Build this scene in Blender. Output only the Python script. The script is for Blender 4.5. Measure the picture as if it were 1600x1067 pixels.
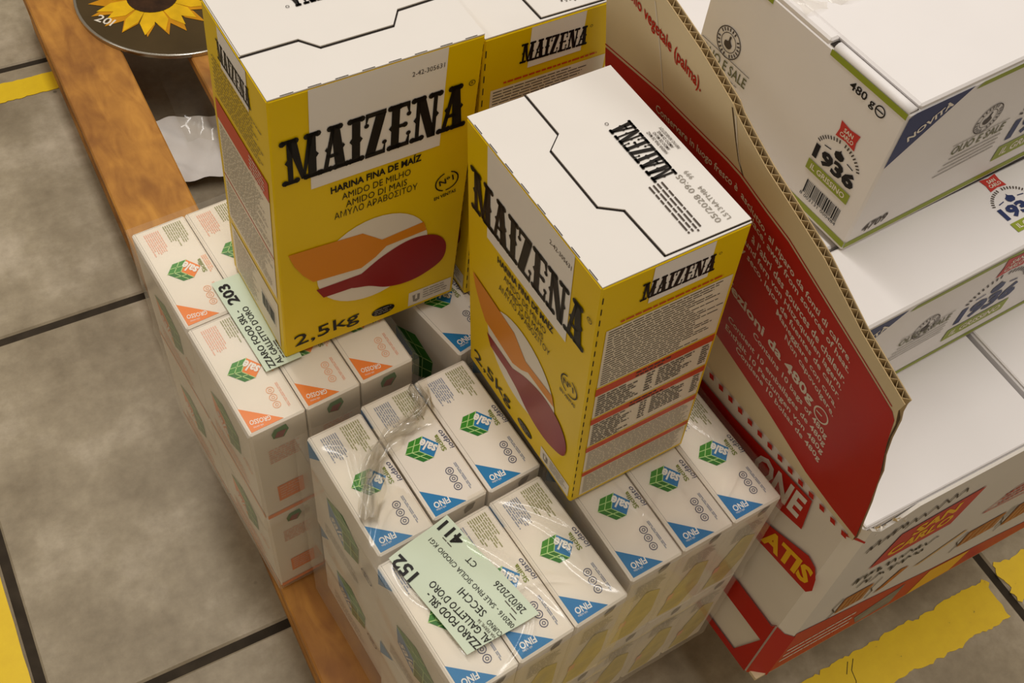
import bpy, math, random
from mathutils import Vector, Matrix
random.seed(11)
for o in list(bpy.data.objects): bpy.data.objects.remove(o)
SC = bpy.context.scene; COL = SC.collection
R = math.radians

# ------------------------------------------------------------------ camera
TILT, ROLL, FPX, CAMZ, YAW = 0.6241, 0.1474, 1712.93, 1.1954, R(35)
def rz(v, a): return Vector((v[0]*math.cos(a)-v[1]*math.sin(a), v[0]*math.sin(a)+v[1]*math.cos(a), v[2]))
_r0 = Vector((1,0,0)); _u0 = Vector((0, math.cos(TILT), math.sin(TILT))); _f = Vector((0, math.sin(TILT), -math.cos(TILT)))
_r = _r0*math.cos(ROLL)+_u0*math.sin(ROLL); _u = -_r0*math.sin(ROLL)+_u0*math.cos(ROLL)
_r, _u, _f = rz(_r,-YAW), rz(_u,-YAW), rz(_f,-YAW)
cd = bpy.data.cameras.new('camera'); cd.sensor_width = 36; cd.lens = FPX/1600*36; cd.clip_start = .01
cam = bpy.data.objects.new('camera', cd); COL.objects.link(cam)
cam.matrix_world = Matrix(((_r.x,_u.x,-_f.x,0),(_r.y,_u.y,-_f.y,0),(_r.z,_u.z,-_f.z,CAMZ),(0,0,0,1)))
SC.camera = cam
# ------------------------------------------------------------------ light
SC.view_settings.view_transform = 'Standard'; SC.view_settings.look = 'None'
SC.view_settings.gamma = 1; SC.view_settings.use_curve_mapping = False
SC.view_settings.exposure = 0.24
wd = bpy.data.worlds.new('shop_interior'); SC.world = wd; wd.use_nodes = True
wd.node_tree.nodes['Background'].inputs[0].default_value = (1.0,.84,.64,1)
wd.node_tree.nodes['Background'].inputs[1].default_value = .30
def lamp(name, loc, size, power, col=(1,.93,.84), rot=0):
    l = bpy.data.lights.new(name,'AREA'); l.shape='RECTANGLE'; l.size=size[0]; l.size_y=size[1]; l.energy=power; l.color=col
    o = bpy.data.objects.new(name,l); COL.objects.link(o); o.location=loc; o.rotation_euler=(0,0,rot)
for _x,_p in ((-1.9,12),(.2,38),(2.1,17)):
    lamp('ceiling_light', (_x,1.0,3.1), (.30,3.2), _p, (1,.965,.92))


# ------------------------------------------------------------------ materials
def lin(h):
    h=h.lstrip('#'); c=[int(h[i:i+2],16)/255 for i in (0,2,4)]
    return tuple(x/12.92 if x<=.04045 else ((x+.055)/1.055)**2.4 for x in c)+(1,)
MATS={}
def mat(name, col, rough=.55, noise=0, scale=30, spec=.2, bump=0, bscale=60, metal=0):
    if name in MATS: return MATS[name]
    m=bpy.data.materials.new(name); m.use_nodes=True; nt=m.node_tree; b=nt.nodes['Principled BSDF']
    c=lin(col); b.inputs['Base Color'].default_value=c; b.inputs['Roughness'].default_value=rough
    b.inputs['Specular IOR Level'].default_value=spec; b.inputs['Metallic'].default_value=metal
    tc=nt.nodes.new('ShaderNodeTexCoord')
    if noise:
        n=nt.nodes.new('ShaderNodeTexNoise'); n.inputs['Scale'].default_value=scale; n.inputs['Detail'].default_value=5
        nt.links.new(tc.outputs['Object'],n.inputs['Vector'])
        r=nt.nodes.new('ShaderNodeMapRange'); r.inputs[1].default_value=.3; r.inputs[2].default_value=.7; r.inputs[3].default_value=1-noise; r.inputs[4].default_value=1+noise*.5
        nt.links.new(n.outputs['Fac'],r.inputs[0])
        mx=nt.nodes.new('ShaderNodeVectorMath'); mx.operation='SCALE'; mx.inputs[0].default_value=c[:3]
        nt.links.new(r.outputs[0],mx.inputs['Scale']); nt.links.new(mx.outputs[0],b.inputs['Base Color'])
    if bump:
        n2=nt.nodes.new('ShaderNodeTexNoise'); n2.inputs['Scale'].default_value=bscale; n2.inputs['Detail'].default_value=3
        nt.links.new(tc.outputs['Object'],n2.inputs['Vector'])
        bp=nt.nodes.new('ShaderNodeBump'); bp.inputs['Strength'].default_value=bump; bp.inputs['Distance'].default_value=.002
        nt.links.new(n2.outputs['Fac'],bp.inputs['Height']); nt.links.new(bp.outputs[0],b.inputs['Normal'])
    MATS[name]=m; return m
mat('carton_white','#f0e8dc',.45,.03,25,bump=.06,bscale=18)
mat('carton_side','#ddd6cc',.5,.05,12)
mat('maizena_white','#ebe5de',.42,.02,20,bump=.05,bscale=14)
mat('maizena_top','#ded9d3',.5,.02,20,bump=.05,bscale=14)
mat('maizena_grey','#c9c0b2',.3,.02,20)
mat('yellow','#e6c200',.38,.04,14,bump=.08,bscale=12)
mat('ink','#17120f',.45)
mat('ink_soft','#4a4038',.5)
mat('ink_grey','#8d867c',.5)
mat('cut','#2c2622',.9)
mat('orange_pot','#d98512',.35)
mat('maroon','#8d1c1c',.32)
mat('cream','#e3dacb',.35)
mat('panel_beige','#e6dac2',.4,.05,20)
mat('bar_red','#c8451e',.4)
mat('salt_green','#3f8f2c',.4); mat('salt_green_dark','#2f7a2e',.4); mat('salt_line','#b9dd8e',.4)
mat('salt_blue','#2b7fb8',.4); mat('salt_orange','#f28424',.4); mat('navy','#2a3560',.45)
mat('sicilia_green','#7d8a2e',.5); mat('text_blue','#8b93a8',.5); mat('text_olive','#9a9a6a',.5)
mat('text_red','#eeb39c',.5); mat('pale_orange','#f2b48e',.5); mat('white_ink','#f5f1ea',.5)
mat('yellow_reflection','#d9c872',.5,.2,60)
mat('label_green','#d0ddc6',.4,.03,30)
mat('film_roll','#e8e2d6',.15)
mat('board_white','#e2d9ca',.55,.05,9,bump=.1,bscale=10)
mat('board_kraft','#dccaa4',.65,.07,10,bump=.15,bscale=14)
mat('board_red','#b81f10',.42,.06,12,bump=.08,bscale=14)
mat('tray_grey','#d5cfc6',.5,.04,9)
mat('board_core','#5e4a33',.9,.25,80)
mat('flute','#b89f74',.85,.1,60)
mat('box_red','#bf3a33',.45); mat('box_yellow','#e8b21c',.45); mat('biscuit','#b9732c',.6,.35,60); mat('biscuit_pale','#d9b27a',.6,.3,50)
mat('olive','#8e9a2f',.45); mat('gris_white','#e4e0df',.45,.02,14,bump=.04,bscale=12); mat('novita','#26305e',.45)
mat('olive_dark','#6b6a48',.5)
mat('photo_grey','#8d8574',.6,.3,60)
mat('lid_dark','#4a3b22',.28,.25,9); mat('lid_rim','#b9b4aa',.25,metal=1.0); mat('petal','#e3b40f',.5,.2,40); mat('petal_dark','#c98a0d',.5,.2,40); mat('seed','#3a2412',.7,.4,90)
mat('paper','#e9e4de',.7,.05,20,bump=.4,bscale=25)
mat('grout','#3d352b',.95,.3,40)
mat('nail','#5a5046',.5,metal=.6)

def floor_mat():
    m=bpy.data.materials.new('floor_tile'); m.use_nodes=True; nt=m.node_tree; N=nt.nodes; L=nt.links; b=N['Principled BSDF']
    g=N.new('ShaderNodeNewGeometry')
    def noise(s,d,ro=.55):
        n=N.new('ShaderNodeTexNoise'); n.inputs['Scale'].default_value=s; n.inputs['Detail'].default_value=d; n.inputs['Roughness'].default_value=ro; L.new(g.outputs['Position'],n.inputs['Vector']); return n
    n1=noise(6,8,.6); n2=noise(55,6,.7)
    cr=N.new('ShaderNodeValToRGB'); e=cr.color_ramp.elements; e[0].position=.32; e[0].color=lin('#897c65'); e[1].position=.72; e[1].color=lin('#cabda7')
    x=e.new(.52); x.color=lin('#a59880')
    L.new(n1.outputs['Fac'],cr.inputs[0])
    mx=N.new('ShaderNodeMix'); mx.data_type='RGBA'; mx.blend_type='MULTIPLY'; mx.inputs[0].default_value=.55
    cr2=N.new('ShaderNodeValToRGB'); cr2.color_ramp.elements[0].position=.3; cr2.color_ramp.elements[0].color=(.62,.6,.58,1); cr2.color_ramp.elements[1].position=.65; cr2.color_ramp.elements[1].color=(1,1,1,1)
    L.new(n2.outputs['Fac'],cr2.inputs[0]); L.new(cr.outputs[0],mx.inputs[6]); L.new(cr2.outputs[0],mx.inputs[7])
    v=N.new('ShaderNodeTexVoronoi'); v.inputs['Scale'].default_value=11; L.new(g.outputs['Position'],v.inputs['Vector'])
    sp=N.new('ShaderNodeMapRange'); sp.inputs[1].default_value=.02; sp.inputs[2].default_value=.045; sp.inputs[3].default_value=.45; sp.inputs[4].default_value=1; L.new(v.outputs['Distance'],sp.inputs[0])
    sc=N.new('ShaderNodeVectorMath'); sc.operation='SCALE'; L.new(mx.outputs[2],sc.inputs[0]); L.new(sp.outputs[0],sc.inputs['Scale'])
    L.new(sc.outputs[0],b.inputs['Base Color'])
    b.inputs['Roughness'].default_value=.5; b.inputs['Specular IOR Level'].default_value=.35
    bu=N.new('ShaderNodeBump'); bu.inputs['Strength'].default_value=.12; bu.inputs['Distance'].default_value=.002; L.new(n2.outputs['Fac'],bu.inputs['Height']); L.new(bu.outputs[0],b.inputs['Normal'])
    MATS['floor_tile']=m
floor_mat()
def wood_mat():
    m=bpy.data.materials.new('pallet_wood'); m.use_nodes=True; nt=m.node_tree; N=nt.nodes; L=nt.links; b=N['Principled BSDF']
    g=N.new('ShaderNodeNewGeometry'); mp=N.new('ShaderNodeMapping'); mp.inputs['Scale'].default_value=(1,.3,1); L.new(g.outputs['Position'],mp.inputs[0])
    n1=N.new('ShaderNodeTexNoise'); n1.inputs['Scale'].default_value=60; n1.inputs['Detail'].default_value=5; n1.inputs['Distortion'].default_value=.6; L.new(mp.outputs[0],n1.inputs['Vector'])
    n2=N.new('ShaderNodeTexNoise'); n2.inputs['Scale'].default_value=9; n2.inputs['Detail'].default_value=5; L.new(g.outputs['Position'],n2.inputs['Vector'])
    cr=N.new('ShaderNodeValToRGB'); e=cr.color_ramp.elements; e[0].position=.25; e[0].color=lin('#9a6420'); e[1].position=.75; e[1].color=lin('#c98f3a'); L.new(n1.outputs['Fac'],cr.inputs[0])
    cr2=N.new('ShaderNodeValToRGB'); e=cr2.color_ramp.elements; e[0].position=.34; e[0].color=(.42,.30,.2,1); e[1].position=.58; e[1].color=(1,.97,.9,1); L.new(n2.outputs['Fac'],cr2.inputs[0])
    mx=N.new('ShaderNodeMix'); mx.data_type='RGBA'; mx.blend_type='MULTIPLY'; mx.inputs[0].default_value=.8; L.new(cr.outputs[0],mx.inputs[6]); L.new(cr2.outputs[0],mx.inputs[7])
    # knots
    v=N.new('ShaderNodeTexVoronoi'); v.inputs['Scale'].default_value=4.2; L.new(g.outputs['Position'],v.inputs['Vector'])
    k=N.new('ShaderNodeMapRange'); k.inputs[1].default_value=.03; k.inputs[2].default_value=.10; k.inputs[3].default_value=.55; k.inputs[4].default_value=1; L.new(v.outputs['Distance'],k.inputs[0])
    sc=N.new('ShaderNodeVectorMath'); sc.operation='SCALE'; L.new(mx.outputs[2],sc.inputs[0]); L.new(k.outputs[0],sc.inputs['Scale'])
    L.new(sc.outputs[0],b.inputs['Base Color']); b.inputs['Roughness'].default_value=.65
    bu=N.new('ShaderNodeBump'); bu.inputs['Strength'].default_value=.3; bu.inputs['Distance'].default_value=.002; L.new(n1.outputs['Fac'],bu.inputs['Height']); L.new(bu.outputs[0],b.inputs['Normal'])
    MATS['pallet_wood']=m
wood_mat()
def tape_mat():
    m=bpy.data.materials.new('tape_yellow'); m.use_nodes=True; nt=m.node_tree; N=nt.nodes; L=nt.links; b=N['Principled BSDF']
    g=N.new('ShaderNodeNewGeometry'); n=N.new('ShaderNodeTexNoise'); n.inputs['Scale'].default_value=45; n.inputs['Detail'].default_value=6; n.inputs['Roughness'].default_value=.7; L.new(g.outputs['Position'],n.inputs['Vector'])
    cr=N.new('ShaderNodeValToRGB'); e=cr.color_ramp.elements; e[0].position=.27; e[0].color=lin('#5a4c24'); e[1].position=.33; e[1].color=lin('#e8c200'); x=e.new(.7); x.color=lin('#f0cc04')
    L.new(n.outputs['Fac'],cr.inputs[0]); L.new(cr.outputs[0],b.inputs['Base Color']); b.inputs['Roughness'].default_value=.45
    MATS['tape_yellow']=m
tape_mat()
def film_mat(name, veil, gloss, bump, bscale, tint=(.97,.96,.93),rough=.14):
    m=bpy.data.materials.new(name); m.use_nodes=True; nt=m.node_tree; N=nt.nodes; L=nt.links
    for n in list(N): N.remove(n)
    out=N.new('ShaderNodeOutputMaterial'); tr=N.new('ShaderNodeBsdfTransparent'); tr.inputs[0].default_value=(*tint,1)
    df=N.new('ShaderNodeBsdfDiffuse'); df.inputs[0].default_value=(.8,.76,.68,1)
    gl=N.new('ShaderNodeBsdfAnisotropic'); gl.inputs['Roughness'].default_value=rough; gl.inputs[0].default_value=(1,1,1,1)
    tc=N.new('ShaderNodeTexCoord'); mp=N.new('ShaderNodeMapping'); mp.inputs['Scale'].default_value=(1,1.7,1); mp.inputs['Rotation'].default_value=(0,0,.6); L.new(tc.outputs['Object'],mp.inputs[0])
    n=N.new('ShaderNodeTexNoise'); n.inputs['Scale'].default_value=bscale; n.inputs['Detail'].default_value=1; n.inputs['Distortion'].default_value=.8; L.new(mp.outputs[0],n.inputs['Vector'])
    bu=N.new('ShaderNodeBump'); bu.inputs['Strength'].default_value=bump; bu.inputs['Distance'].default_value=.006; L.new(n.outputs['Fac'],bu.inputs['Height'])
    L.new(bu.outputs[0],gl.inputs['Normal'])
    fr=N.new('ShaderNodeFresnel'); fr.inputs[0].default_value=1.45; L.new(bu.outputs[0],fr.inputs['Normal'])
    ml=N.new('ShaderNodeMath'); ml.operation='MULTIPLY'; ml.inputs[1].default_value=gloss; L.new(fr.outputs[0],ml.inputs[0])
    m1=N.new('ShaderNodeMixShader'); m1.inputs[0].default_value=veil; L.new(tr.outputs[0],m1.inputs[1]); L.new(df.outputs[0],m1.inputs[2])
    m2=N.new('ShaderNodeMixShader'); L.new(ml.outputs[0],m2.inputs[0]); L.new(m1.outputs[0],m2.inputs[1]); L.new(gl.outputs[0],m2.inputs[2]); L.new(m2.outputs[0],out.inputs[0])
    MATS[name]=m
film_mat('film_clear',.03,1.0,.10,14)
film_mat('film_veil',.17,.5,.12,9)
film_mat('film_soft',.05,.35,.06,9,rough=.3)
film_mat('film_fold',.20,2.0,.2,30)

# ------------------------------------------------------------------ mesh helpers
class MB:
    def __init__(s): s.v=[]; s.f=[]; s.m=[]; s.mats=[]; s.sm=False
    def mi(s,name):
        if name not in s.mats: s.mats.append(name)
        return s.mats.index(name)
    def add(s,vs,fs,m):
        o=len(s.v); k=s.mi(m); s.v+= [tuple(x) for x in vs]
        for f in fs: s.f.append(tuple(i+o for i in f)); s.m.append(k)
        return s
    def box(s,a,b,m,bev=0):
        (x0,y0,z0),(x1,y1,z1)=a,b
        if not bev:
            vs=[(x,y,z) for z in (z0,z1) for y in (y0,y1) for x in (x0,x1)]
            return s.add(vs,[(0,2,3,1),(4,5,7,6),(0,1,5,4),(2,6,7,3),(0,4,6,2),(1,3,7,5)],m)
        c=((x0+x1)/2,(y0+y1)/2,(z0+z1)/2); h=((x1-x0)/2,(y1-y0)/2,(z1-z0)/2); vs=[]; idx={}
        for sx in (-1,1):
            for sy in (-1,1):
                for sz in (-1,1):
                    for ax in range(3):
                        p=[sx*(h[0]-bev),sy*(h[1]-bev),sz*(h[2]-bev)]; p[ax]=(sx,sy,sz)[ax]*h[ax]
                        idx[sx,sy,sz,ax]=len(vs); vs.append((c[0]+p[0],c[1]+p[1],c[2]+p[2]))
        fs=[]; I=idx
        for g in (-1,1):
            for ax in range(3):
                k=[]
                for (p,q) in ((-1,-1),(1,-1),(1,1),(-1,1)):
                    t=[0,0,0]; t[ax]=g; t[(ax+1)%3]=p; t[(ax+2)%3]=q; k.append(I[t[0],t[1],t[2],ax])
                fs.append(tuple(k if g>0 else k[::-1]))
        for ax in range(3):
            b_,c_=(ax+1)%3,(ax+2)%3
            for p in (-1,1):
                for q in (-1,1):
                    def key(s_,a_):
                        t=[0,0,0]; t[ax]=s_; t[b_]=p; t[c_]=q; return I[t[0],t[1],t[2],a_]
                    f=[key(-1,b_),key(1,b_),key(1,c_),key(-1,c_)]
                    fs.append(tuple(f if p*q>0 else f[::-1]))
        for sx in (-1,1):
            for sy in (-1,1):
                for sz in (-1,1):
                    f=[I[sx,sy,sz,a_] for a_ in range(3)]; fs.append(tuple(f if sx*sy*sz>0 else f[::-1]))
        return s.add(vs,fs,m)
    def slab(s,poly,n,th,m,mside=None):
        """prism: list of 3-D points extruded by n*th"""
        n=Vector(n)*th; k=len(poly); A=[Vector(p) for p in poly]; B=[p+n for p in A]
        s.add(A,[tuple(range(k))[::-1]],m); s.add(B,[tuple(range(k))],m)
        for i in range(k):
            j=(i+1)%k; s.add([A[i],A[j],B[j],B[i]],[(0,1,2,3)],mside or m)
        return s
    def tube(s,pts,r,m,k=6):
        rs=r if isinstance(r,(list,tuple)) else [r]*len(pts); P=[Vector(p) for p in pts]; vs=[]
        for i,p in enumerate(P):
            t=(P[min(i+1,len(P)-1)]-P[max(i-1,0)]).normalized(); a=t.orthogonal().normalized() if abs(t.z)>.9 else t.cross(Vector((0,0,1))).normalized(); b=t.cross(a)
            for j in range(k):
                g=2*math.pi*j/k; vs.append(p+(a*math.cos(g)+b*math.sin(g))*rs[i])
        fs=[(i*k+j,i*k+(j+1)%k,(i+1)*k+(j+1)%k,(i+1)*k+j) for i in range(len(P)-1) for j in range(k)]
        fs+=[tuple(range(k))[::-1],tuple((len(P)-1)*k+j for j in range(k))]
        return s.add(vs,fs,m)
    def grid(s,fn,nu,nv,m,skip=None):
        vs=[fn(i/nu,j/nv) for j in range(nv+1) for i in range(nu+1)]
        fs=[(j*(nu+1)+i,j*(nu+1)+i+1,(j+1)*(nu+1)+i+1,(j+1)*(nu+1)+i) for j in range(nv) for i in range(nu) if not(skip and skip((i+.5)/nu,(j+.5)/nv))]
        return s.add(vs,fs,m)
    def xf(s,fn): s.v=[tuple(fn(Vector(v))) for v in s.v]; return s
    def mesh(s,name):
        me=bpy.data.meshes.new(name); me.from_pydata(s.v,[],s.f)
        for n in s.mats: me.materials.append(MATS[n])
        me.polygons.foreach_set('material_index',s.m)
        if s.sm: me.polygons.foreach_set('use_smooth',[True]*len(s.f))
        me.update(); return me
    def build(s,name,parent=None,loc=None):
        o=bpy.data.objects.new(name,s.mesh(name)); COL.objects.link(o)
        if parent: o.parent=parent
        if loc: o.location=loc
        return o
def empty(name,loc=(0,0,0),rot=0):
    o=bpy.data.objects.new(name,None); COL.objects.link(o); o.location=loc; o.rotation_euler=(0,0,rot); o.empty_display_size=.02; return o
def tag(o,label=None,cat=None,group=None,kind=None):
    for k,v in (('label',label),('category',cat),('group',group),('kind',kind)):
        if v: o[k]=v
    return o

# ------------------------------------------------------------------ lettering
GL={}
def glyph(txt,off=0.0):
    k=(txt,off)
    if k in GL: return GL[k]
    c=bpy.data.curves.new('t','FONT'); c.body=txt; c.size=1; c.resolution_u=2; c.offset=off; c.fill_mode='FRONT'
    o=bpy.data.objects.new('t',c); COL.objects.link(o); dg=bpy.context.evaluated_depsgraph_get()
    me=o.evaluated_get(dg).to_mesh(); vs=[(v.co.x,v.co.y) for v in me.vertices]; fs=[tuple(p.vertices) for p in me.polygons]
    o.evaluated_get(dg).to_mesh_clear(); bpy.data.objects.remove(o); bpy.data.curves.remove(c)
    x0=min(v[0] for v in vs); x1=max(v[0] for v in vs); y0=min(v[1] for v in vs); y1=max(v[1] for v in vs)
    GL[k]=(vs,fs,x0,x1,y0,y1); return GL[k]
def circ(cx,cy,r,n=12,ry=None): return [(cx+r*math.cos(2*math.pi*i/n),cy+(ry or r)*math.sin(2*math.pi*i/n)) for i in range(n)]
def rect(x0,y0,x1,y1): return [(x0,y0),(x1,y0),(x1,y1),(x0,y1)]
def _letters():
    def serif(c,y,h,t=.085):
        d=-1 if y>.5 else 1
        return [rect(c-h,min(y,y+d*t),c+h,max(y,y+d*t)),circ(c-h+.01,y+d*.055,.065,8),circ(c+h-.01,y+d*.055,.065,8)]
    def nub(x,y,s): return [[(x,y-.07),(x+s*.05,y),(x,y+.07)][::int(s)]]
    L={}
    L['M']=(.70,[rect(.10,0,.20,1),rect(.48,0,.64,1),[(.09,1),(.28,1),(.42,.04),(.35,.04)],[(.50,1),(.60,1),(.42,.04),(.36,.04)]]+serif(.15,0,.12)+serif(.56,0,.13)+serif(.15,1,.13)+serif(.58,1,.11)+nub(.10,.5,-1)+nub(.64,.5,1))
    L['A']=(.56,[[(.06,.03),(.15,.03),(.31,.96),(.23,.96)],[(.30,.03),(.50,.03),(.38,1),(.22,1)],rect(.14,.30,.36,.38)]+serif(.11,0,.10)+serif(.41,0,.12)+serif(.30,1,.10)+nub(.44,.5,1)+nub(.15,.5,-1))
    L['I']=(.28,[rect(.06,0,.22,1)]+serif(.14,0,.12)+serif(.14,1,.12)+nub(.06,.5,-1)+nub(.22,.5,1))
    L['Z']=(.48,[rect(.04,.90,.44,1),rect(.04,0,.44,.10),[(.24,.93),(.44,.93),(.24,.07),(.04,.07)],[(.04,.70),(.10,.9),(.04,1)],[(.44,.30),(.44,.06),(.38,.08)],circ(.06,.74,.05,8),circ(.42,.26,.05,8)])
    L['E']=(.48,[rect(.07,0,.23,1),rect(.07,.90,.42,1),rect(.07,0,.44,.10),rect(.2,.46,.34,.54),[(.36,.9),(.43,.68),(.43,1)],[(.37,.1),(.44,0),(.44,.34)],circ(.34,.5,.06,8),circ(.41,.72,.05,8),circ(.42,.28,.05,8)]+serif(.14,0,.10)+serif(.14,1,.10)+nub(.07,.5,-1))
    L['N']=(.56,[rect(.08,0,.16,1),rect(.42,0,.50,1),[(.06,1),(.24,1),(.50,.0),(.34,.0)]]+serif(.12,0,.10)+serif(.12,1,.10)+serif(.46,1,.10)+nub(.08,.5,-1)+nub(.5,.5,1))
    return L
LET=_letters()
class Print:
    """flat print laid on a face: o = corner, ex/ey in-plane axes, n = normal; coordinates in mm"""
    def __init__(s,mb,o,ex,ey,lift=.00035,warp=None):
        s.mb=mb; s.o=Vector(o); s.ex=Vector(ex); s.ey=Vector(ey); s.n=s.ex.cross(s.ey).normalized(); s.lift=lift; s.warp=warp
    def pt(s,x,y,l): 
        p=s.o+s.ex*(x/1000)+s.ey*(y/1000)+s.n*(s.lift+.00022*l)
        return s.warp(p) if s.warp else p
    def poly(s,pts,m,l=0):
        a=sum(pts[i][0]*pts[(i+1)%len(pts)][1]-pts[(i+1)%len(pts)][0]*pts[i][1] for i in range(len(pts)))
        if a<0: pts=pts[::-1]
        s.mb.add([s.pt(x,y,l) for x,y in pts],[tuple(range(len(pts)))],m); return s
    def rect(s,x0,y0,x1,y1,m,l=0): return s.poly(rect(min(x0,x1),min(y0,y1),max(x0,x1),max(y0,y1)),m,l)
    def ring(s,cx,cy,r,w,m,l=0,n=20,ry=1):
        a=[(cx+r*math.cos(2*math.pi*i/n),cy+ry*r*math.sin(2*math.pi*i/n)) for i in range(n)]; b=[(cx+(r-w)*math.cos(2*math.pi*i/n),cy+ry*(r-w)*math.sin(2*math.pi*i/n)) for i in range(n)]
        s.mb.add([s.pt(x,y,l) for x,y in a+b],[(i,(i+1)%n,n+(i+1)%n,n+i) for i in range(n)],m); return s
    def line(s,pts,w,m,l=0):
        for (x0,y0),(x1,y1) in zip(pts,pts[1:]):
            d=math.hypot(x1-x0,y1-y0) or 1; nx,ny=-(y1-y0)/d*w/2,(x1-x0)/d*w/2; ex_,ey_=(x1-x0)/d*w*.25,(y1-y0)/d*w*.25
            s.poly([(x0-ex_+nx,y0-ey_+ny),(x0-ex_-nx,y0-ey_-ny),(x1+ex_-nx,y1+ey_-ny),(x1+ex_+nx,y1+ey_+ny)],m,l)
        return s
    def _put(s,vs,fs,x0,x1,y0,y1,A,Bp,h,m,l,shear=0):
        dx,dy=Bp[0]-A[0],Bp[1]-A[1]; W=math.hypot(dx,dy); cx,cy=dx/W,dy/W; kx=W/(x1-x0); ky=h/(y1-y0); out=[]
        for (x,y) in vs:
            a=(x-x0)*kx; b=(y-y0)*ky; a+=b*shear; out.append(s.pt(A[0]+cx*a-cy*b,A[1]+cy*a+cx*b,l))
        s.mb.add(out,fs,m)
    def text(s,t,A,Bp,h,m='ink',l=1,bold=0.0,shear=0):
        """text t from baseline start A to end Bp, glyph height h (mm)"""
        vs,fs,x0,x1,y0,y1=glyph(t,bold); s._put(vs,fs,x0,x1,y0,y1,A,Bp,h,m,l,shear); return s
    def maizena(s,A,Bp,h,m='ink',l=1):
        x=0; tot=sum(LET[c][0] for c in 'MAIZENA'); 
        for c in 'MAIZENA':
            for p in LET[c][1]: s._put([(a+x,b) for a,b in p],[tuple(range(len(p)))],0,tot,0,1,A,Bp,h,m,l)
            x+=LET[c][0]
        return s
    def words(s,x0,y0,x1,y1,pitch,m='ink_soft',l=1,th=.5,rot=False,ragged=.25,wl=(2,7)):
        """rows of tiny unreadable print"""
        if rot:
            x=x0
            while x<x1:
                y=y1; e=y0+(y1-y0)*ragged*random.random()
                while y>e:
                    w=random.uniform(*wl); s.rect(x,max(y-w,e),x+pitch*th,y,m,l); y-=w+.9
                x+=pitch
            return s
        y=y1
        while y>y0:
            x=x0; e=x1-(x1-x0)*ragged*random.random()
            while x<e:
                w=random.uniform(*wl); s.rect(x,y-pitch*th,min(x+w,e),y,m,l); x+=w+.9
            y-=pitch
        return s
def bez(pts,n=6):
    """closed smooth outline through points (Catmull-Rom)"""
    k=len(pts); out=[]
    for i in range(k):
        p0,p1,p2,p3=[pts[(i+j-1)%k] for j in range(4)]
        for t in range(n):
            t/=n; out.append(tuple(.5*(2*p1[c]+(p2[c]-p0[c])*t+(2*p0[c]-5*p1[c]+4*p2[c]-p3[c])*t*t+(3*p1[c]-p0[c]-3*p2[c]+p3[c])*t**3) for c in (0,1)))
    return out
X,Y,Z=Vector((1,0,0)),Vector((0,1,0)),Vector((0,0,1))

# ================================================================== SETTING
fm=MB(); fm.box((-2.2,-1.6,-.03),(3.2,3.6,-.003),'grout'); floor=tag(fm.build('floor'),kind='structure')
TU,TV=.5185,.5085
tm=MB(); tm.box((.0055,.0055,-.02),(TU-.0055,TV-.0055,0),'floor_tile',.0025); tile_me=tm.mesh('tile')
for i in range(-3,5):
    for j in range(-3,6):
        o=bpy.data.objects.new('tile',tile_me); COL.objects.link(o); o.parent=floor
        o.location=(-.173+TU*i,.471+TV*j,random.uniform(-.0006,0))
def tape(pts,name,label,cracks=()):
    m=MB(); m.slab([(x,y,.0003) for x,y in pts],Z,.0006,'tape_yellow')
    for c in cracks: Print(m,(0,0,.0009),X,Y,.0001).line([(x*1000,y*1000) for x,y in c],.9,'grout')
    o=m.build(name); return tag(o,label,'floor marking','yellow floor tape lines')
def ragged(x0,y0,x1,y1,amp=.0022,step=.004):
    """rough-edged strip outline, long in x or y: slow wander plus small chips"""
    def side(a,b,c,d):
        n=max(1,int(math.hypot(c-a,d-b)/step)); out=[]; w=0
        for k in range(n):
            t=k/n; w=.72*w+random.gauss(0,amp*.45); chip=random.choice((0,0,0,0,0,1))*abs(random.gauss(0,amp*.9)); q=w-chip if k else 0
            hor=abs(c-a)>abs(d-b); sg=1 if ((c>a) if hor else (d<b)) else -1
            out.append((a+(c-a)*t-(0 if hor else sg*q*-1),b+(d-b)*t-(sg*q if hor else 0)))
        return out
    return side(x0,y0,x1,y0)+side(x1,y0,x1,y1)+side(x1,y1,x0,y1)+side(x0,y1,x0,y0)
tape(ragged(.2,.103,.846,.155,.0022),'floor_tape','worn yellow floor tape running in front of the red snack tray',[[(.640,.148),(.630,.138),(.627,.126),(.616,.111)],[(.632,.148),(.622,.137)],[(.552,.144),(.537,.132),(.524,.129),(.510,.134)]])
tape(ragged(.872,.110,1.3,.162,.003),'floor_tape','short yellow floor tape end at the right, past the tile joint')
tape(ragged(-.232,-.6,-.181,.68,.0005,.02),'floor_tape','yellow floor tape in the lower left corner of the floor')
tape(ragged(-.8,1.414,.17,1.455,.0010),'floor_tape','yellow floor tape running under the wooden pallet, upper left')

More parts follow.
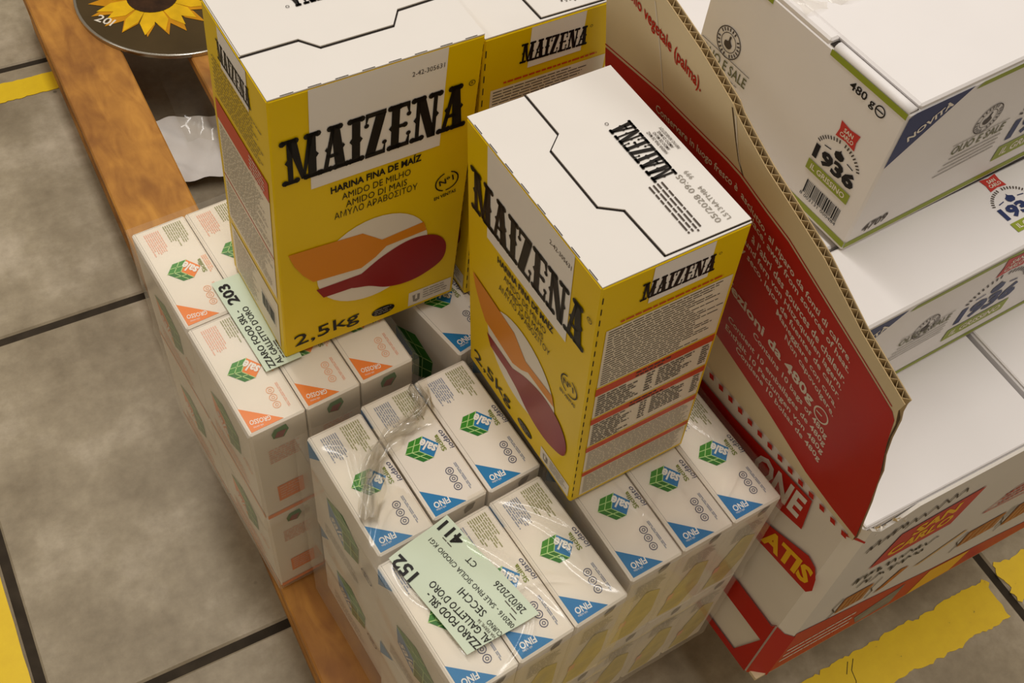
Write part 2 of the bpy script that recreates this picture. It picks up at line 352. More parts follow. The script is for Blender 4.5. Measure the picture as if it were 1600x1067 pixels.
# ------------------------------------------------------------------ pallet
DK=.144
pal=tag(empty('wooden_pallet',(.48,.85,0)),'worn orange-brown wooden pallet carrying all the goods','pallet')
PV0,PV1=.262,1.56
def pl(name,a,b,bev=.002):
    m=MB(); m.box(Vector(a)-Vector((.48,.85,0)),Vector(b)-Vector((.48,.85,0)),'pallet_wood',bev); return m.build(name,pal)
for (a,b) in ((.080,.172),(.254,.352),(.43,.53),(.61,.70),(.79,.88)): pl('deck_board',(a,PV0,.122),(b,PV1,DK))
for (a,b) in ((PV0,PV0+.1),(.85,.95),(PV1-.1,PV1)): pl('cross_board',(.08,a,.100),(.88,b,.1215))
for x in (.085,.43,.775):
    for y in (PV0,.85,PV1-.1): pl('block',(x,y,.0225),(x+.1,y+.1,.0995),.003)
    pl('bottom_board',(x,PV0,.001),(x+.1,PV1,.022))
for x in (.10,.15):
    for y in (.88,.92,1.49):
        nm=MB(); nm.slab([(x-.48+.003*math.cos(k*math.pi/4),y-.85+.003*math.sin(k*math.pi/4),DK-.0005) for k in range(8)],Z,.0009,'nail'); nm.build('nail_head',pal)

# ------------------------------------------------------------------ round tin lid
LC=(.2825,1.380); lz=DK
lid=tag(empty('tin_lid',(LC[0],LC[1],lz)),'round dark metal lid with printed sunflower and 20l, lying on the pallet','lid')
m=MB(); n=64
prof=[(.0,.0035),(.120,.0035),(.134,.0038),(.1415,.0045)]
for k in range(len(prof)-1):
    a,b=prof[k],prof[k+1]
    vs=[(a[0]*math.cos(2*math.pi*i/n),a[0]*math.sin(2*math.pi*i/n),a[1]) for i in range(n)]+[(b[0]*math.cos(2*math.pi*i/n),b[0]*math.sin(2*math.pi*i/n),b[1]) for i in range(n)]
    m.add(vs,[(i,n+i,n+(i+1)%n,(i+1)%n) for i in range(n)],'lid_dark')
m.build('lid_plate',lid)
m=MB(); m.sm=True; rp=[]
for k in range(9):
    g=math.pi*k/8; rp.append((.1437-.0023*math.cos(g),.0042+.0020*math.sin(g)))
rp=[(.1414,0.0005)]+rp[:1]+rp[1:]+[(.146,.0005)]
for k in range(len(rp)-1):
    a,b=rp[k],rp[k+1]; vs=[(a[0]*math.cos(2*math.pi*i/n),a[0]*math.sin(2*math.pi*i/n),a[1]) for i in range(n)]+[(b[0]*math.cos(2*math.pi*i/n),b[0]*math.sin(2*math.pi*i/n),b[1]) for i in range(n)]
    m.add(vs,[(i,(i+1)%n,n+(i+1)%n,n+i) for i in range(n)],'lid_rim')
m.build('rim',lid)
m=MB(); P=Print(m,(0,0,.0037),X,Y)
for ring_,(r0,r1,cnt,mm) in enumerate(((.028,.092,19,'petal_dark'),(.024,.080,17,'petal'))):
    for i in range(cnt):
        g=2*math.pi*i/cnt+ring_*.17+random.uniform(-.06,.06); L_=r1*1000*random.uniform(.88,1.08); w=random.uniform(8,11); c,s_=math.cos(g),math.sin(g)
        pts=[(r0*1000,-w*.5),(L_*.7,-w),(L_,0),(L_*.7,w),(r0*1000,w*.5)]
        P.poly([(-38+x*c-y*s_,-2+x*s_+y*c) for x,y in pts],mm,ring_*2+i*.04)
P.poly(circ(-38,-2,36,32),'seed',5)
m.build('sunflower_print',lid)
m=MB(); P=Print(m,(0,0,.0037),X,Y); a=R(-50); P.text('20l',(-128,-22),(-128+27*math.cos(a),-22+27*math.sin(a)),15,'cream',1,.01); m.build('lettering',lid)

# ------------------------------------------------------------------ paper and film lying under the pallet gap
m=MB(); m.sm=True
def crump(x,y,k): return .010*math.sin(9*x+3*y+k)*math.sin(7*y-2*x)+.006*math.sin(23*x-11*y+k)
m.grid(lambda a,b:(.178+.15*a+.004*math.sin(5*b),1.140+.115*b-.035*a,.016+.02*b+.35*crump(a,b,1)+.0025*math.sin(14*a+9*b)+.006*max(0,math.sin(5*a+7*b))**4),22,20,'paper')
tag(m.build('crumpled_paper'),'crumpled white paper under the gap between pallet boards','paper')
m=MB(); m.sm=True
m.grid(lambda a,b:(.215+.13*a,1.18+.12*b-.03*a,.050+.025*b+.5*crump(a*1.3,b*1.2,4)),16,16,'film_clear')
tag(m.build('plastic_scrap'),'scrap of clear plastic film over the crumpled paper','plastic film')

# ================================================================== SALT CARTONS
SW,SL,SH=.0486,.1178,.1467
def salt_meshes(kind):
    fino=kind=='fino'; face='salt_blue' if fino else 'salt_orange'; t1='text_blue' if fino else 'text_red'; t2='text_olive' if fino else 'text_olive'
    icon='navy' if fino else 'pale_orange'; out={}
    m=MB(); m.box((0,0,0),(SW-.0006,SL-.0006,SH-.0004),'carton_white',.0016); 
    P=Print(m,(0,0,SH-.0004),X,Y,.00012); P.rect(2.6,2,2.85,116,'ink_grey'); P.rect(2,114.8,46,115,'ink_grey')
    out['carton']=m.mesh('carton')
    def cube(P,T,Rr,Bt,C,L1,L2,Bb,txtm='white_ink',up=None):
        P.poly([L1,T,C,L2],'salt_green'); P.poly([L2,C,Bt,Bb],'salt_green_dark'); P.poly([T,Rr,Bt,C],face)
        mid=lambda a,b:((a[0]+b[0])/2,(a[1]+b[1])/2); w=up or .7
        for q in ([L1,T,C,L2],[L2,C,Bt,Bb]):
            P.line([mid(q[0],q[1]),mid(q[2],q[3])],w,'salt_line',1); P.line([mid(q[1],q[2]),mid(q[3],q[0])],w,'salt_line',1)
        P.line([T,C,L2],w,'salt_line',1); P.line([C,Bt],w,'salt_line',1)
    m=MB(); P=Print(m,(0,0,SH-.0004),X,Y)
    cube(P,(29.3,68.2),(37.2,56),(27.4,47.1),(20.2,57.5),(17.3,68.7),(9.4,60.2),(18.4,47.6))
    P.text('sale',(36.0,54.6),(28.2,66.8),9.2,'white_ink',2,.035)
    out['cube_emblem']=m.mesh('cube_emblem')
    m=MB(); P=Print(m,(0,0,SH-.0004),X,Y); P.poly([(2.6,27),(2.6,2),(30,2)],face)
    if fino: P.text('FINO',(19.5,12.2),(6.3,13.2),5.6,'white_ink',1,.025); P.text('sale iodato',(14,6.6),(6,7.2),2,'white_ink',1)
    else: P.text('GROSSO',(22,9.5),(5.5,13.0),4.6,'white_ink',1,.02); P.text('sale marino',(14,5.2),(6,6.2),2,'white_ink',1)
    out['corner_triangle']=m.mesh('corner_triangle')
    m=MB(); P=Print(m,(0,0,SH-.0004),X,Y)
    P.text('Sicilia',(40.3,48),(40.3,64),3.9,'sicilia_green' if fino else 'sicilia_green',1,.02)
    if fino: P.text('iodato',(47.2,47),(45.5,66),4.4,'navy',1,0,.25)
    else: P.words(42,46,46,66,1.6,'pale_orange',1,.5,True,.2)
    out['name_lettering']=m.mesh('name_lettering'); m=MB(); P=Print(m,(0,0,SH-.0004),X,Y)
    P.words(8.5,82,22,110,1.75,t1,1,.42,True,.3); P.words(26.5,80,42,112,1.9,t2,1,.42,True,.45)
    out['printed_text']=m.mesh('printed_text'); m=MB(); P=Print(m,(0,0,SH-.0004),X,Y)
    for (x,y) in ((32,30.5),(31.3,23.2),(30.8,15.7)):
        P.ring(x,y,3.3,.55,icon,1,16); P.ring(x,y,1.5,.5,icon,1,8)
    P.words(38.2,9,40.4,35,1.2,t1,1,.5,True,.1)
    out['icons']=m.mesh('icons')
    # long left side
    m=MB(); P=Print(m,(-.0001,SL,0),-Y,Z)
    s=1.0; cx,cy=56,76
    T=(cx+2,cy+34); Lh=(cx-26,cy+18); Rh=(cx+28,cy+20); C=(cx,cy+4); Lb=(cx-24,cy-14); Rb=(cx+26,cy-12); Bm=(cx+1,cy-30)
    for q,mm in (([Lh,C,Rh,T],'salt_green'),([Lh,Lb,Bm,C],face),([C,Bm,Rb,Rh],'salt_green_dark')): P.poly(list(q),mm)
    mid=lambda a,b:((a[0]+b[0])/2,(a[1]+b[1])/2)
    for q in ([Lh,C,Rh,T],[C,Bm,Rb,Rh]): P.line([mid(q[0],q[1]),mid(q[2],q[3])],1.3,'salt_line',1); P.line([mid(q[1],q[2]),mid(q[3],q[0])],1.3,'salt_line',1)
    P.line([Lh,C,Rh],1.3,'salt_line',1); P.line([C,Bm],1.3,'salt_line',1)
    P.text('sale',(cx-22,cy-9),(cx-3,cy-21),17,'white_ink',2,.02)
    P.ring(96,66,9,1.4,'navy' if fino else 'pale_orange',1,20,.6); P.words(92,62,101,70,3,'navy' if fino else 'pale_orange',1,.45)
    if fino: P.poly([(3,146),(3,118),(24,146)],face,0)
    else: P.rect(2,1,116,7,'pale_orange'); P.words(20,14,90,36,4,'pale_orange',1,.5)
    if fino: P.words(20,14,80,32,4,'ink_grey',1,.4)
    out['side_print']=m.mesh('side_print')
    # narrow front
    m=MB(); P=Print(m,(0,-.0001,0),X,Z)
    if fino:
        P.poly([(30,142),(37,142),(35,133),(28,130),(27,137)],'ink_grey'); P.words(10,96,40,124,3.2,'ink_grey',1,.4)
        P.poly([(6,8),(30,4),(42,40),(40,88),(24,100),(12,60)],'yellow_reflection'); P.rect(8,40,14,52,'pale_orange',1)  # yellow patch: streaky reflection painted onto the carton front, not print
    else:
        P.poly([(20,140),(30,141),(32,133),(27,124),(18,127),(17,134)],'salt_green_dark'); P.poly([(22,135),(30,134),(26,125),(19,128)],'maroon',1); out['front_emblem']=m.mesh('front_emblem'); m=MB(); P=Print(m,(0,-.0001,0),X,Z)
        P.words(12,92,40,112,3.2,'text_red',1,.4); out['front_text']=m.mesh('front_text'); m=MB(); P=Print(m,(0,-.0001,0),X,Z); P.rect(14,24,38,50,'salt_orange'); P.words(16,27,36,48,4.2,'pale_orange',1,.5); P.rect(1,1,47,7,'salt_orange')
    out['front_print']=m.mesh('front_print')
    return out
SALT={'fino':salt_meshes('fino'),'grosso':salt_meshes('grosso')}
def salt(kind,x,y,z,yaw,label,group):
    t=empty('salt_carton',(x,y,z),R(yaw+random.uniform(-.12,.12))); tag(t,label,'salt box',group)
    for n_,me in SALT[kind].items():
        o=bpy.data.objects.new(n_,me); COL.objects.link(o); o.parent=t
    return t
def rotv(dx,dy,yaw): c,s=math.cos(R(yaw)),math.sin(R(yaw)); return dx*c-dy*s,dx*s+dy*c
ZT=.438; Z1=ZT-SH; Z0=Z1-SH
COLN=('left','middle','right')
def pack(kind,ox,oy,yaw,zt,desc,group,rows=2):
    for lv in (0,1):
        for j in range(rows):
            for i in range(3):
                dx,dy=rotv(i*.0492,j*.1184,yaw); jit=random.uniform(-.0002,.0002)
                sp=SPECIAL.get((desc,lv,i,j))
                lab=sp or '%s, %s layer, %s row, %s carton'%(desc,('top','lower')[lv],('front','rear')[j],COLN[i])
                salt(kind,ox+dx+jit,oy+dy+jit,zt-SH*(lv+1)+ (0 if lv else .0003),yaw,lab,group)
G_='white coarse salt carton with orange corner, %s'
SPECIAL={
 ('orange-marked coarse salt pack',0,0,0):'white coarse salt carton, orange corner nearest the left front, half under green label 203',
 ('orange-marked coarse salt pack',0,0,1):'white coarse salt carton at the far left end of the orange-marked pack',
 ('orange-marked coarse salt pack',0,1,0):'white coarse salt carton with orange corner, middle of the row before the tall yellow box',
 ('orange-marked coarse salt pack',0,2,0):'coarse salt carton with orange corner, right end of the row before the tall yellow box',
 ('orange-marked coarse salt pack',0,1,1):'white coarse salt carton mostly hidden behind the tall yellow box, green cube just showing',
}
pack('grosso',.0812,.4479,5.2,.4454,'orange-marked coarse salt pack','coarse salt cartons')
pack('fino',.2912,.2158,3.2,ZT,'blue-marked fine salt pack beside the red tray','fine salt cartons')
pack('fino',.2665,.4535,12.5,ZT-.001,'blue-marked fine salt pack in the dark gap behind','fine salt cartons')
# loosened front pack: front row B, rear row A
BL=('front left fine salt carton of the torn pack, under green label 152','front middle fine salt carton of torn pack, under the dated half of green label','front right fine salt carton of the torn pack, uncovered by the label')
AL=('rear left fine salt carton of the torn pack, under glossy wrinkled film','rear middle fine salt carton of the torn pack, bared where the film is ripped','rear right fine salt carton of the torn pack, against the near yellow box')
for i in range(3):
    dx,dy=rotv(i*.0490,0,5.8); salt('fino',.1385+dx,.1936+dy,Z1,5.8,BL[i],'fine salt cartons')
    salt('fino',.1385+dx,.1936+dy,Z0,5.8,'lower layer of the torn fine salt pack, front row, %s carton'%COLN[i],'fine salt cartons')
    dx,dy=rotv((0,.0500,.0995)[i],(0,.0045,.003)[i],4.9); salt('fino',.1310+dx,.316+dy,Z1,4.9,AL[i],'fine salt cartons')
    salt('fino',.1330+dx,.316+dy,Z0,4.9,'lower layer of the torn fine salt pack, rear row, %s carton'%COLN[i],'fine salt cartons')

# ------------------------------------------------------------------ shrink film
def hsh(a,b,k=0): return math.sin(a*61+k*3.1)*.5+math.sin(b*47+a*33+k)*.45+math.sin(a*90-b*80+k*2)*.15
def ridge(x,y,rs):
    h=0
    for (x0,y0,x1,y1,hh,ww) in rs:
        dx,dy=x1-x0,y1-y0; L2=dx*dx+dy*dy; t=max(0,min(1,((x-x0)*dx+(y-y0)*dy)/L2)); bow=.006*math.sin(t*math.pi)*(1 if hh>.002 else -1)
        px,py=x0+dx*t-dy/math.sqrt(L2)*bow,y0+dy*t+dx/math.sqrt(L2)*bow; d=math.hypot(x-px,y-py); h+=hh*math.exp(-(d/ww)**2)*math.sin(math.pi*min(1,max(0,t*.96+.02)))
    return h
def film(name,label,ox,oy,yaw,w,l,z0,z1,hole=None,amp=.0012,top='film_clear',right=False,ridges=()):
    t=tag(empty(name,(ox,oy,z0),R(yaw)),label,'plastic wrap'); H_=z1-z0; e=.0026
    m=MB(); m.sm=True
    def tf(a,b):
        x=-e+(w+2*e)*a; y=-e+(l+2*e)*b; return (x,y,H_+.0028+amp*hsh(x,y,1)+.0008*math.sin(40*x+60*y)+ridge(x,y,ridges))
    m.grid(tf,90,130,top,(lambda a,b:hole(a*w,b*l)) if hole else None); m.build('top_film',t)
    m=MB(); m.sm=True
    def lf(a,b):
        y=(l+2*e)*(1-a)-e; z=(H_+.002)*b; return (-e-amp*1.3*abs(hsh(y,z,2))-.004*math.exp(-((z-H_*.5)/.012)**2)*.5,y,z)
    m.grid(lf,40,40,'film_veil')
    def ff(a,b):
        x=-e+(w+2*e)*a; z=(H_+.002)*b; return (x,-e-amp*1.3*abs(hsh(x,z,3))-.003*math.exp(-((z-H_*.5)/.010)**2),z)
    m.grid(ff,40,40,'film_veil')
    if right: m.grid(lambda a,b:(w+e+amp*abs(hsh(a,b,4)),-e+(l+2*e)*a,(H_+.002)*b),20,20,'film_veil')
    m.build('side_film',t); return t
random.seed(5); RF1=[(.02,.15,.045,.235,.0030,.0030),(.005,.13,.05,.16,.0025,.0025),(.06,.11,.10,.0,.0022,.0025),(.025,.06,.012,.11,.0025,.002),(.10,.12,.145,.06,.0028,.0026),(.12,.06,.15,.0,.0018,.003),(.07,.05,.12,.03,.0025,.002),(.03,.0,.08,.03,.0018,.002),(.03,.20,.012,.225,.0018,.003),(.11,.10,.13,.04,.0024,.0018),(.05,.085,.02,.02,.0016,.002)]
f1=film('shrink_film','clear shrink film torn open over the front fine salt pack',.1372,.1936,5.4,.149,.240,DK+.001,ZT,hole=lambda x,y:(x>.050+.006*math.sin(60*y) and .126+.004*math.sin(80*x)<y<.206+.007*math.sin(70*x)) or (x>.103 and y>.123),amp=.0010,ridges=RF1)
# bunched torn edge of the film
m=MB(); m.sm=True
path=[(.012,.150),(.022,.168),(.034,.186),(.050,.199),(.066,.205),(.082,.208),(.096,.213),(.102,.223),(.100,.236)]
def cat(p,t):
    t=min(max(t,0),.99999)*(len(p)-1); i=int(t); f=t-i; g=lambda k:p[min(max(k,0),len(p)-1)]
    return [.5*(2*g(i)[c]+(g(i+1)[c]-g(i-1)[c])*f+(2*g(i-1)[c]-5*g(i)[c]+4*g(i+1)[c]-g(i+2)[c])*f*f+(3*g(i)[c]-g(i-1)[c]-3*g(i+1)[c]+g(i+2)[c])*f**3) for c in (0,1)]
def rib(off,wid,ph,z0):
    def fn_(a,b):
        x,y=cat(path,a); x2,y2=cat(path,a+.01); d=math.hypot(x2-x,y2-y) or 1; nx,ny=-(y2-y)/d,(x2-x)/d
        q=off+wid*(b-.5)*(1+.5*math.sin(23*a+ph)); return (x+nx*q,y+ny*q,z0+.0022*math.sin(b*7+9*a+ph)+.0014*math.sin(31*a+b*4+ph)+.0016)
    return fn_
m.grid(rib(0,.010,0,.2985),90,10,'film_fold'); m.grid(rib(.003,.006,2,.3005),90,8,'film_fold'); m.grid(rib(-.005,.012,4,.2975),90,8,'film_clear')
m.build('torn_edge',f1)
film('shrink_film','clear shrink film around the fine salt pack next to the red tray',.2908,.2158,3.2,.1475,.236,DK+.001,ZT,amp=.0007,ridges=[(.02,.03,.09,.09,.0020,.002),(.10,.02,.145,.06,.002,.002),(.03,.10,.05,.02,.0016,.002),(.06,.0,.075,.05,.002,.0016),(.12,.12,.14,.05,.0018,.002)])
film('shrink_film','tight clear film around the orange-marked coarse salt pack',.0812,.4479,5.2,.148,.2365,.4454-2*SH+.001,.4454,amp=.0003,top='film_soft')

# ------------------------------------------------------------------ green delivery labels
def frame(ox,oy,yaw,px,py):
    dx,dy=rotv(px/1000,py/1000,yaw); return Vector((ox+dx,oy+dy,0))
lo=frame(.1385,.1936,5.8,19,24); ang=R(5.8+8.6)
ex=Vector((math.cos(ang),math.sin(ang),0)); ey=Vector((-math.sin(ang),math.cos(ang),0))
lb=tag(empty('delivery_label',(lo.x,lo.y,ZT)),'pale green delivery label 152 and 411 on the front fine salt pack','label')
def wav(p):
    u_=(p.x*ex.x+p.y*ex.y); v_=(p.x*ey.x+p.y*ey.y); return Vector((p.x,p.y,p.z+.0007*math.sin(u_*120+v_*60)+.0006*math.sin(v_*95)))
m=MB(); m.sm=True
def lq(a,b):
    x=(0+59.5*a)*(1-b)+(4+55.4*a)*b; y=(0-11*a)*(1-b)+(92-1*a)*b; return wav(ex*(x/1000)+ey*(y/1000)+Vector((0,0,.0052)))
m.grid(lq,24,36,'label_green'); m.build('label_paper',lb)
m=MB(); P=Print(m,(0,0,.0052),ex,ey,.0003,wav)
P.text('152',(13.5,68),(12.5,89),10.5,'ink',1,.03); P.text('411',(57.5,67),(56.5,88),10.5,'ink',1,.03)
P.text('ZZARO FOOD SRL -',(12.5,-1.5),(10.5,53),6,'ink',1,.012); P.text("AL GALLETTO D'ORO",(20.5,-3),(18.5,58),6,'ink',1,.008)
P.text('VIA FERMI, 56',(24.6,-4),(24.2,14),2.9,'ink_soft',1); P.text('CURNO',(29.6,-5),(29.4,9),4.0,'ink',1); P.text('SECCHI',(31.5,14),(30.8,40),6,'ink',1)
P.text('082016 - SALE FINO SICILIA C/IODIO KG1',(40.5,-6),(38.5,84),3.9,'ink',1); P.text('28/02/2026',(54.5,-3),(53.2,27),5.4,'ink',1); P.text('CT',(51,46),(50.6,55),5,'ink',1)
P.words(46.5,-4,47.5,12,1.1,'ink_soft',1,.6,True); P.words(43,-5,44,3,1.1,'ink_soft',1,.6,True); P.words(44.5,69,45.5,79,1.1,'ink_soft',1,.6,True)
m.build('lettering',lb)
go=frame(.0812,.4479,5.2,0,0); ang=R(5.2); gx=Vector((math.cos(ang),math.sin(ang),0)); gy=Vector((-math.sin(ang),math.cos(ang),0))
lb=tag(empty('delivery_label',(go.x,go.y,.4454)),'pale green delivery label 203 on the coarse salt pack','label')
m=MB(); Print(m,(0,0,.0040),gx,gy,.0).poly([(36.5,45.5),(68,44.6),(70,148),(36.2,149)],'label_green'); m.build('label_paper',lb)
m=MB(); P=Print(m,(0,0,.0040),gx,gy,.0003)
P.text('203',(49.5,120),(48.5,143),10,'ink',1,.03); P.text('ZZARO FOOD SRL -',(46,46.5),(45,112),5.6,'ink',1,.012); P.text("AL GALLETTO D'ORO",(53,47),(52.2,113),5.4,'ink',1,.008)
P.words(54.5,47,58,70,1.8,'ink_soft',1,.5,True); m.build('lettering',lb)

# ================================================================== CORNSTARCH BOXES
MW,MD,MH=.1535,.109,.277
def maizena(ox,oy,oz,yaw,lean,label):
    t=tag(empty('cornstarch_box',(ox,oy,oz),R(yaw)),label,'food box','tall yellow cornstarch boxes')
    sh=lambda p:Vector((p.x+lean[0]*p.z/MH,p.y+lean[1]*p.z/MH,p.z))
    b=lambda mb,n_:mb.xf(sh).build(n_,t)
    m=MB(); m.box((0,0,0),(MW,MD,MH-.0008),'yellow',.0012); b(m,'carton')
    # top flaps
    Lp=[(0,43),(40,43),(50,31),(101.5,31),(111,44),(150.5,45.5)]
    m=MB(); m.slab([Vector((x/1000,y/1000,MH-.0008)) for x,y in [(.4,.4),(153,.4),(153,108.6),(.4,108.6)]],Z,.0009,'maizena_top'); b(m,'front_flap')
    m=MB(); m.slab([Vector((x/1000,y/1000,MH+.0008)) for x,y in [(1,43.6)]+[(x,y+.6) for x,y in Lp[1:]]+[(151.5,108.8),(1,108.8)]],Z,.0008,'maizena_top','carton_side')
    b(m,'closing_flap')
    m=MB(); P=Print(m,(0,0,MH+.0001),X,Y,.0003); P.line(Lp,1.3,'cut'); P.line([(150.5,45.5),(151.6,108)],1.2,'cut'); b(m,'cut_line'); m=MB(); P=Print(m,(0,0,MH+.0001),X,Y,.0003)
    for k in range(8): P.rect(9+k*18.5,.6,18+k*18.5,1.1,'cut')
    b(m,'edge_perforation')
    # front print
    m=MB(); P=Print(m,(0,0,0),X,Z); P.rect(27,187,126,276,'maizena_white'); b(m,'white_band'); m=MB(); P=Print(m,(0,0,0),X,Z); P.rect(110.5,4.5,150.5,22.5,'cream')
    P.poly([(114,17.5),(121,17.5),(121,9.5),(118,7.8),(115,9)],'ink_grey',1); P.poly([(116.5,18),(118.5,18),(118.5,12),(116.5,12)],'cream',2)
    P.words(124,8,148,20,3.2,'ink_grey',1,.3,wl=(4,10)); b(m,'maker_panel')
    m=MB(); P=Print(m,(0,0,0),X,Z); P.maizena((7,199),(144.5,199.5),41,'ink',2)
    P.ring(147,238,2.6,.55,'ink',2,14); P.text('R',(146.2,236.9),(147.9,236.9),2.4,'ink',2); b(m,'brand_lettering')
    m=MB(); P=Print(m,(0,0,0),X,Z)
    P.poly(circ(76,87,47,40),'cream',1)
    P.poly([(7.5,126.5),(30,124.8),(66.5,121.5),(83,106),(118.5,109),(121.5,98),(87,96.5),(78,88),(66,81),(26,86),(18,98),(11.5,112)],'orange_pot',2)
    _b=bez([(66,73.5),(85,86),(108,93.5),(129,88.5),(140.5,73),(139,53),(122,42.5),(105,40.5),(88,45),(73,54.5),(58,60.3),(56,67)],5); P.poly(_b[:51]+[(34,61.8),(28.3,74.5)],'maroon',2); b(m,'spoon_emblem')
    m=MB(); P=Print(m,(0,0,0),X,Z)
    P.text('HARINA FINA DE MAÍZ',(41.5,175.5),(112,178),8.6,'ink',1,.03); P.text('AMIDO DE MILHO',(50,165.5),(104,167),6.6,'ink',1); P.text('AMIDO DI MAIS',(53,156.5),(101.5,157.5),6.6,'ink',1); P.text('ΑΜΥΛΟ ΑΡΑΒΟΣΙΤΟΥ',(44,147.5),(110.5,149),6.8,'ink',1)
    b(m,'product_lettering'); m=MB(); P=Print(m,(0,0,0),X,Z)
    P.text('2-42-305631',(100,260),(124,260),4,'ink_soft',1)
    b(m,'code_lettering'); m=MB(); P=Print(m,(0,0,0),X,Z)
    P.text('Nº1',(129.5,143),(141.5,145.5),6,'ink',2,.02)
    for k in range(20):
        if k in (4,5,14): continue
        g0,g1=2*math.pi*k/20,2*math.pi*(k+1)/20; P.line([(135.5+9.5*math.cos(g0),146+9.5*math.sin(g0)),(135.5+9.5*math.cos(g1),146+9.5*math.sin(g1))],1.1,'ink',1)
    P.text('EN VENTAS',(126,128.5),(144.5,130.5),3.6,'ink',1,.02)
    b(m,'number_one_badge'); m=MB(); P=Print(m,(0,0,0),X,Z)
    P.poly(circ(87,13.5,10.5,24,5.6),'ink',1); P.words(79,10,95,17,2.6,'ink_grey',2,.4)
    b(m,'oval_seal'); m=MB(); P=Print(m,(0,0,0),X,Z)
    P.text('2,5kg',(8.5,6),(65.5,8.5),19,'ink',1,.006); b(m,'weight_lettering')
    # top lettering (read from the back)
    m=MB(); P=Print(m,(0,0,MH+.0017),X,Y,.0003); P.maizena((101.5,90.3),(50,90.3),17.5,'ink',1); P.ring(46.5,75,1.3,.35,'ink',1,10); b(m,'top_brand_lettering'); m=MB(); P=Print(m,(0,0,MH+.0017),X,Y,.0003)
    for k,(tx,w_) in enumerate((('HARINA FINA DE MAIZ',21),('AMIDO DE MILHO',17),('AMIDO DI MAIS',16),('ΑΜΥΛΟ ΑΡΑΒΟΣΙΤΟΥ',21))): P.text(tx,(74.3+w_/2,95.6+k*3.2),(74.3-w_/2,95.6+k*3.2),2.3,'ink_soft',1,.01)
    b(m,'top_product_names'); m=MB(); P=Print(m,(0,0,MH+.0017),X,Y,.0003)
    for k in range(4): P.words(103,67+k*3.1,146,68.4+k*3.1,3.1,'ink_soft',1,.4,ragged=.1,wl=(2,9))
    b(m,'top_small_print'); m=MB(); P=Print(m,(0,0,MH+.0017),X,Y,.0003)
    P.text('05/2028 09:05',(145,91.6),(103,91.6),4.2,'ink_grey',1); P.text('L5134ATM84',(145.5,98.2),(116.5,97.4),3.4,'ink_grey',1); P.text('999',(109,98),(102,97.6),3.6,'ink_grey',1); b(m,'date_code')
    # right side panel
    m=MB(); P=Print(m,(MW,0,0),Y,Z); P.rect(37,240,82,275,'maizena_white'); P.rect(8,5,105.5,229,'panel_beige')
    for (a_,b_) in ((153,162),(114.5,122),(74.5,81.5),(36.5,42.5)): P.rect(7.5,a_,106,b_,'bar_red',1); P.rect(7.5,b_,106,b_+1.5,'yellow',1)
    b(m,'side_panel')
    m=MB(); P=Print(m,(MW,0,0),Y,Z); P.maizena((30,246),(86,244.5),17,'ink',1); P.ring(88,260,1.2,.35,'ink',1,8)
    P.words(18,230.5,98,234,4,'bar_red',1,.4,ragged=.02)
    P.words(10,166,104,227,2.75,'ink_soft',1,.3,ragged=.35,wl=(3,10)); P.words(10,125,48,151,3,'ink_soft',2,.4,ragged=.4); P.words(60,128,92,151,3,'ink_soft',2,.4,ragged=.4); P.words(97,128,104,151,3,'ink_soft',2,.4,ragged=.2); P.words(50,128,57,151,3.5,'ink_soft',2,.4)
    P.words(10,84,46,113,3,'ink_soft',2,.4,ragged=.4); P.words(50,90,56,113,3.5,'ink_soft',2,.4); P.words(60,90,92,113,3,'ink_soft',2,.4,ragged=.4); P.words(97,90,104,113,3,'ink_soft',2,.4)
    P.words(10,46,104,73,2.6,'ink_grey',2,.28,ragged=.1); P.words(10,8,104,35,2.6,'ink_grey',2,.28,ragged=.1); P.words(40,154.5,70,160,4,'ink_soft',2,.4); P.words(40,116,70,121,4,'ink_soft',2,.4); b(m,'side_lettering')
    m=MB(); P=Print(m,(MW,0,0),Y,Z)
    for k in range(24): P.rect(1.2,8+k*11,2.0,14+k*11,'cut')
    b(m,'perforation')
    # left side panel
    m=MB(); P=Print(m,(0,MD,0),-Y,Z); P.rect(28,240,76,275,'maizena_white'); P.rect(7,70,101,178,'panel_beige'); P.rect(7,178,101,197,'bar_red',1); P.rect(7,5,101,62,'panel_beige'); P.line([(7,120),(101,118)],1.4,'bar_red',1); b(m,'side_panel')
    m=MB(); P=Print(m,(0,MD,0),-Y,Z); P.maizena((24,245),(80,245),17,'ink',1); P.words(10,203,100,238,3.6,'ink_soft',1,.25,ragged=.3); P.words(10,124,99,174,3.4,'ink_grey',2,.25,ragged=.3); P.words(10,76,99,114,3.4,'ink_grey',2,.25,ragged=.2); P.words(12,10,60,58,3.4,'ink_grey',2,.25)
    P.rect(66,24,94,44,'cream',1)
    for k in range(16): P.rect(68+k*1.55,26,68+k*1.55+random.choice((.4,.8,1)),42,'ink',2)
    P.words(68,180,99,195,3.6,'cream',2,.35); b(m,'side_lettering')
    return t
maizena(.1324,.5025,.4495,2.12,(.0090,-.006),'tall yellow cornstarch box with broad lettered front, standing on the orange-marked salt pack')
dx,dy=rotv(0,MW,3.05); maizena(.2799+dx,.2917+dy,ZT+.0042,3.05-90,(-.001,-.0198),'leaning yellow cornstarch box nearest the camera, standing on the fine salt packs')
dx,dy=rotv(0,MW,2.23); maizena(.2982+dx,.5086+dy,ZT+.001,2.23-90,(0,0),'yellow cornstarch box at the back, partly hidden between the other two')

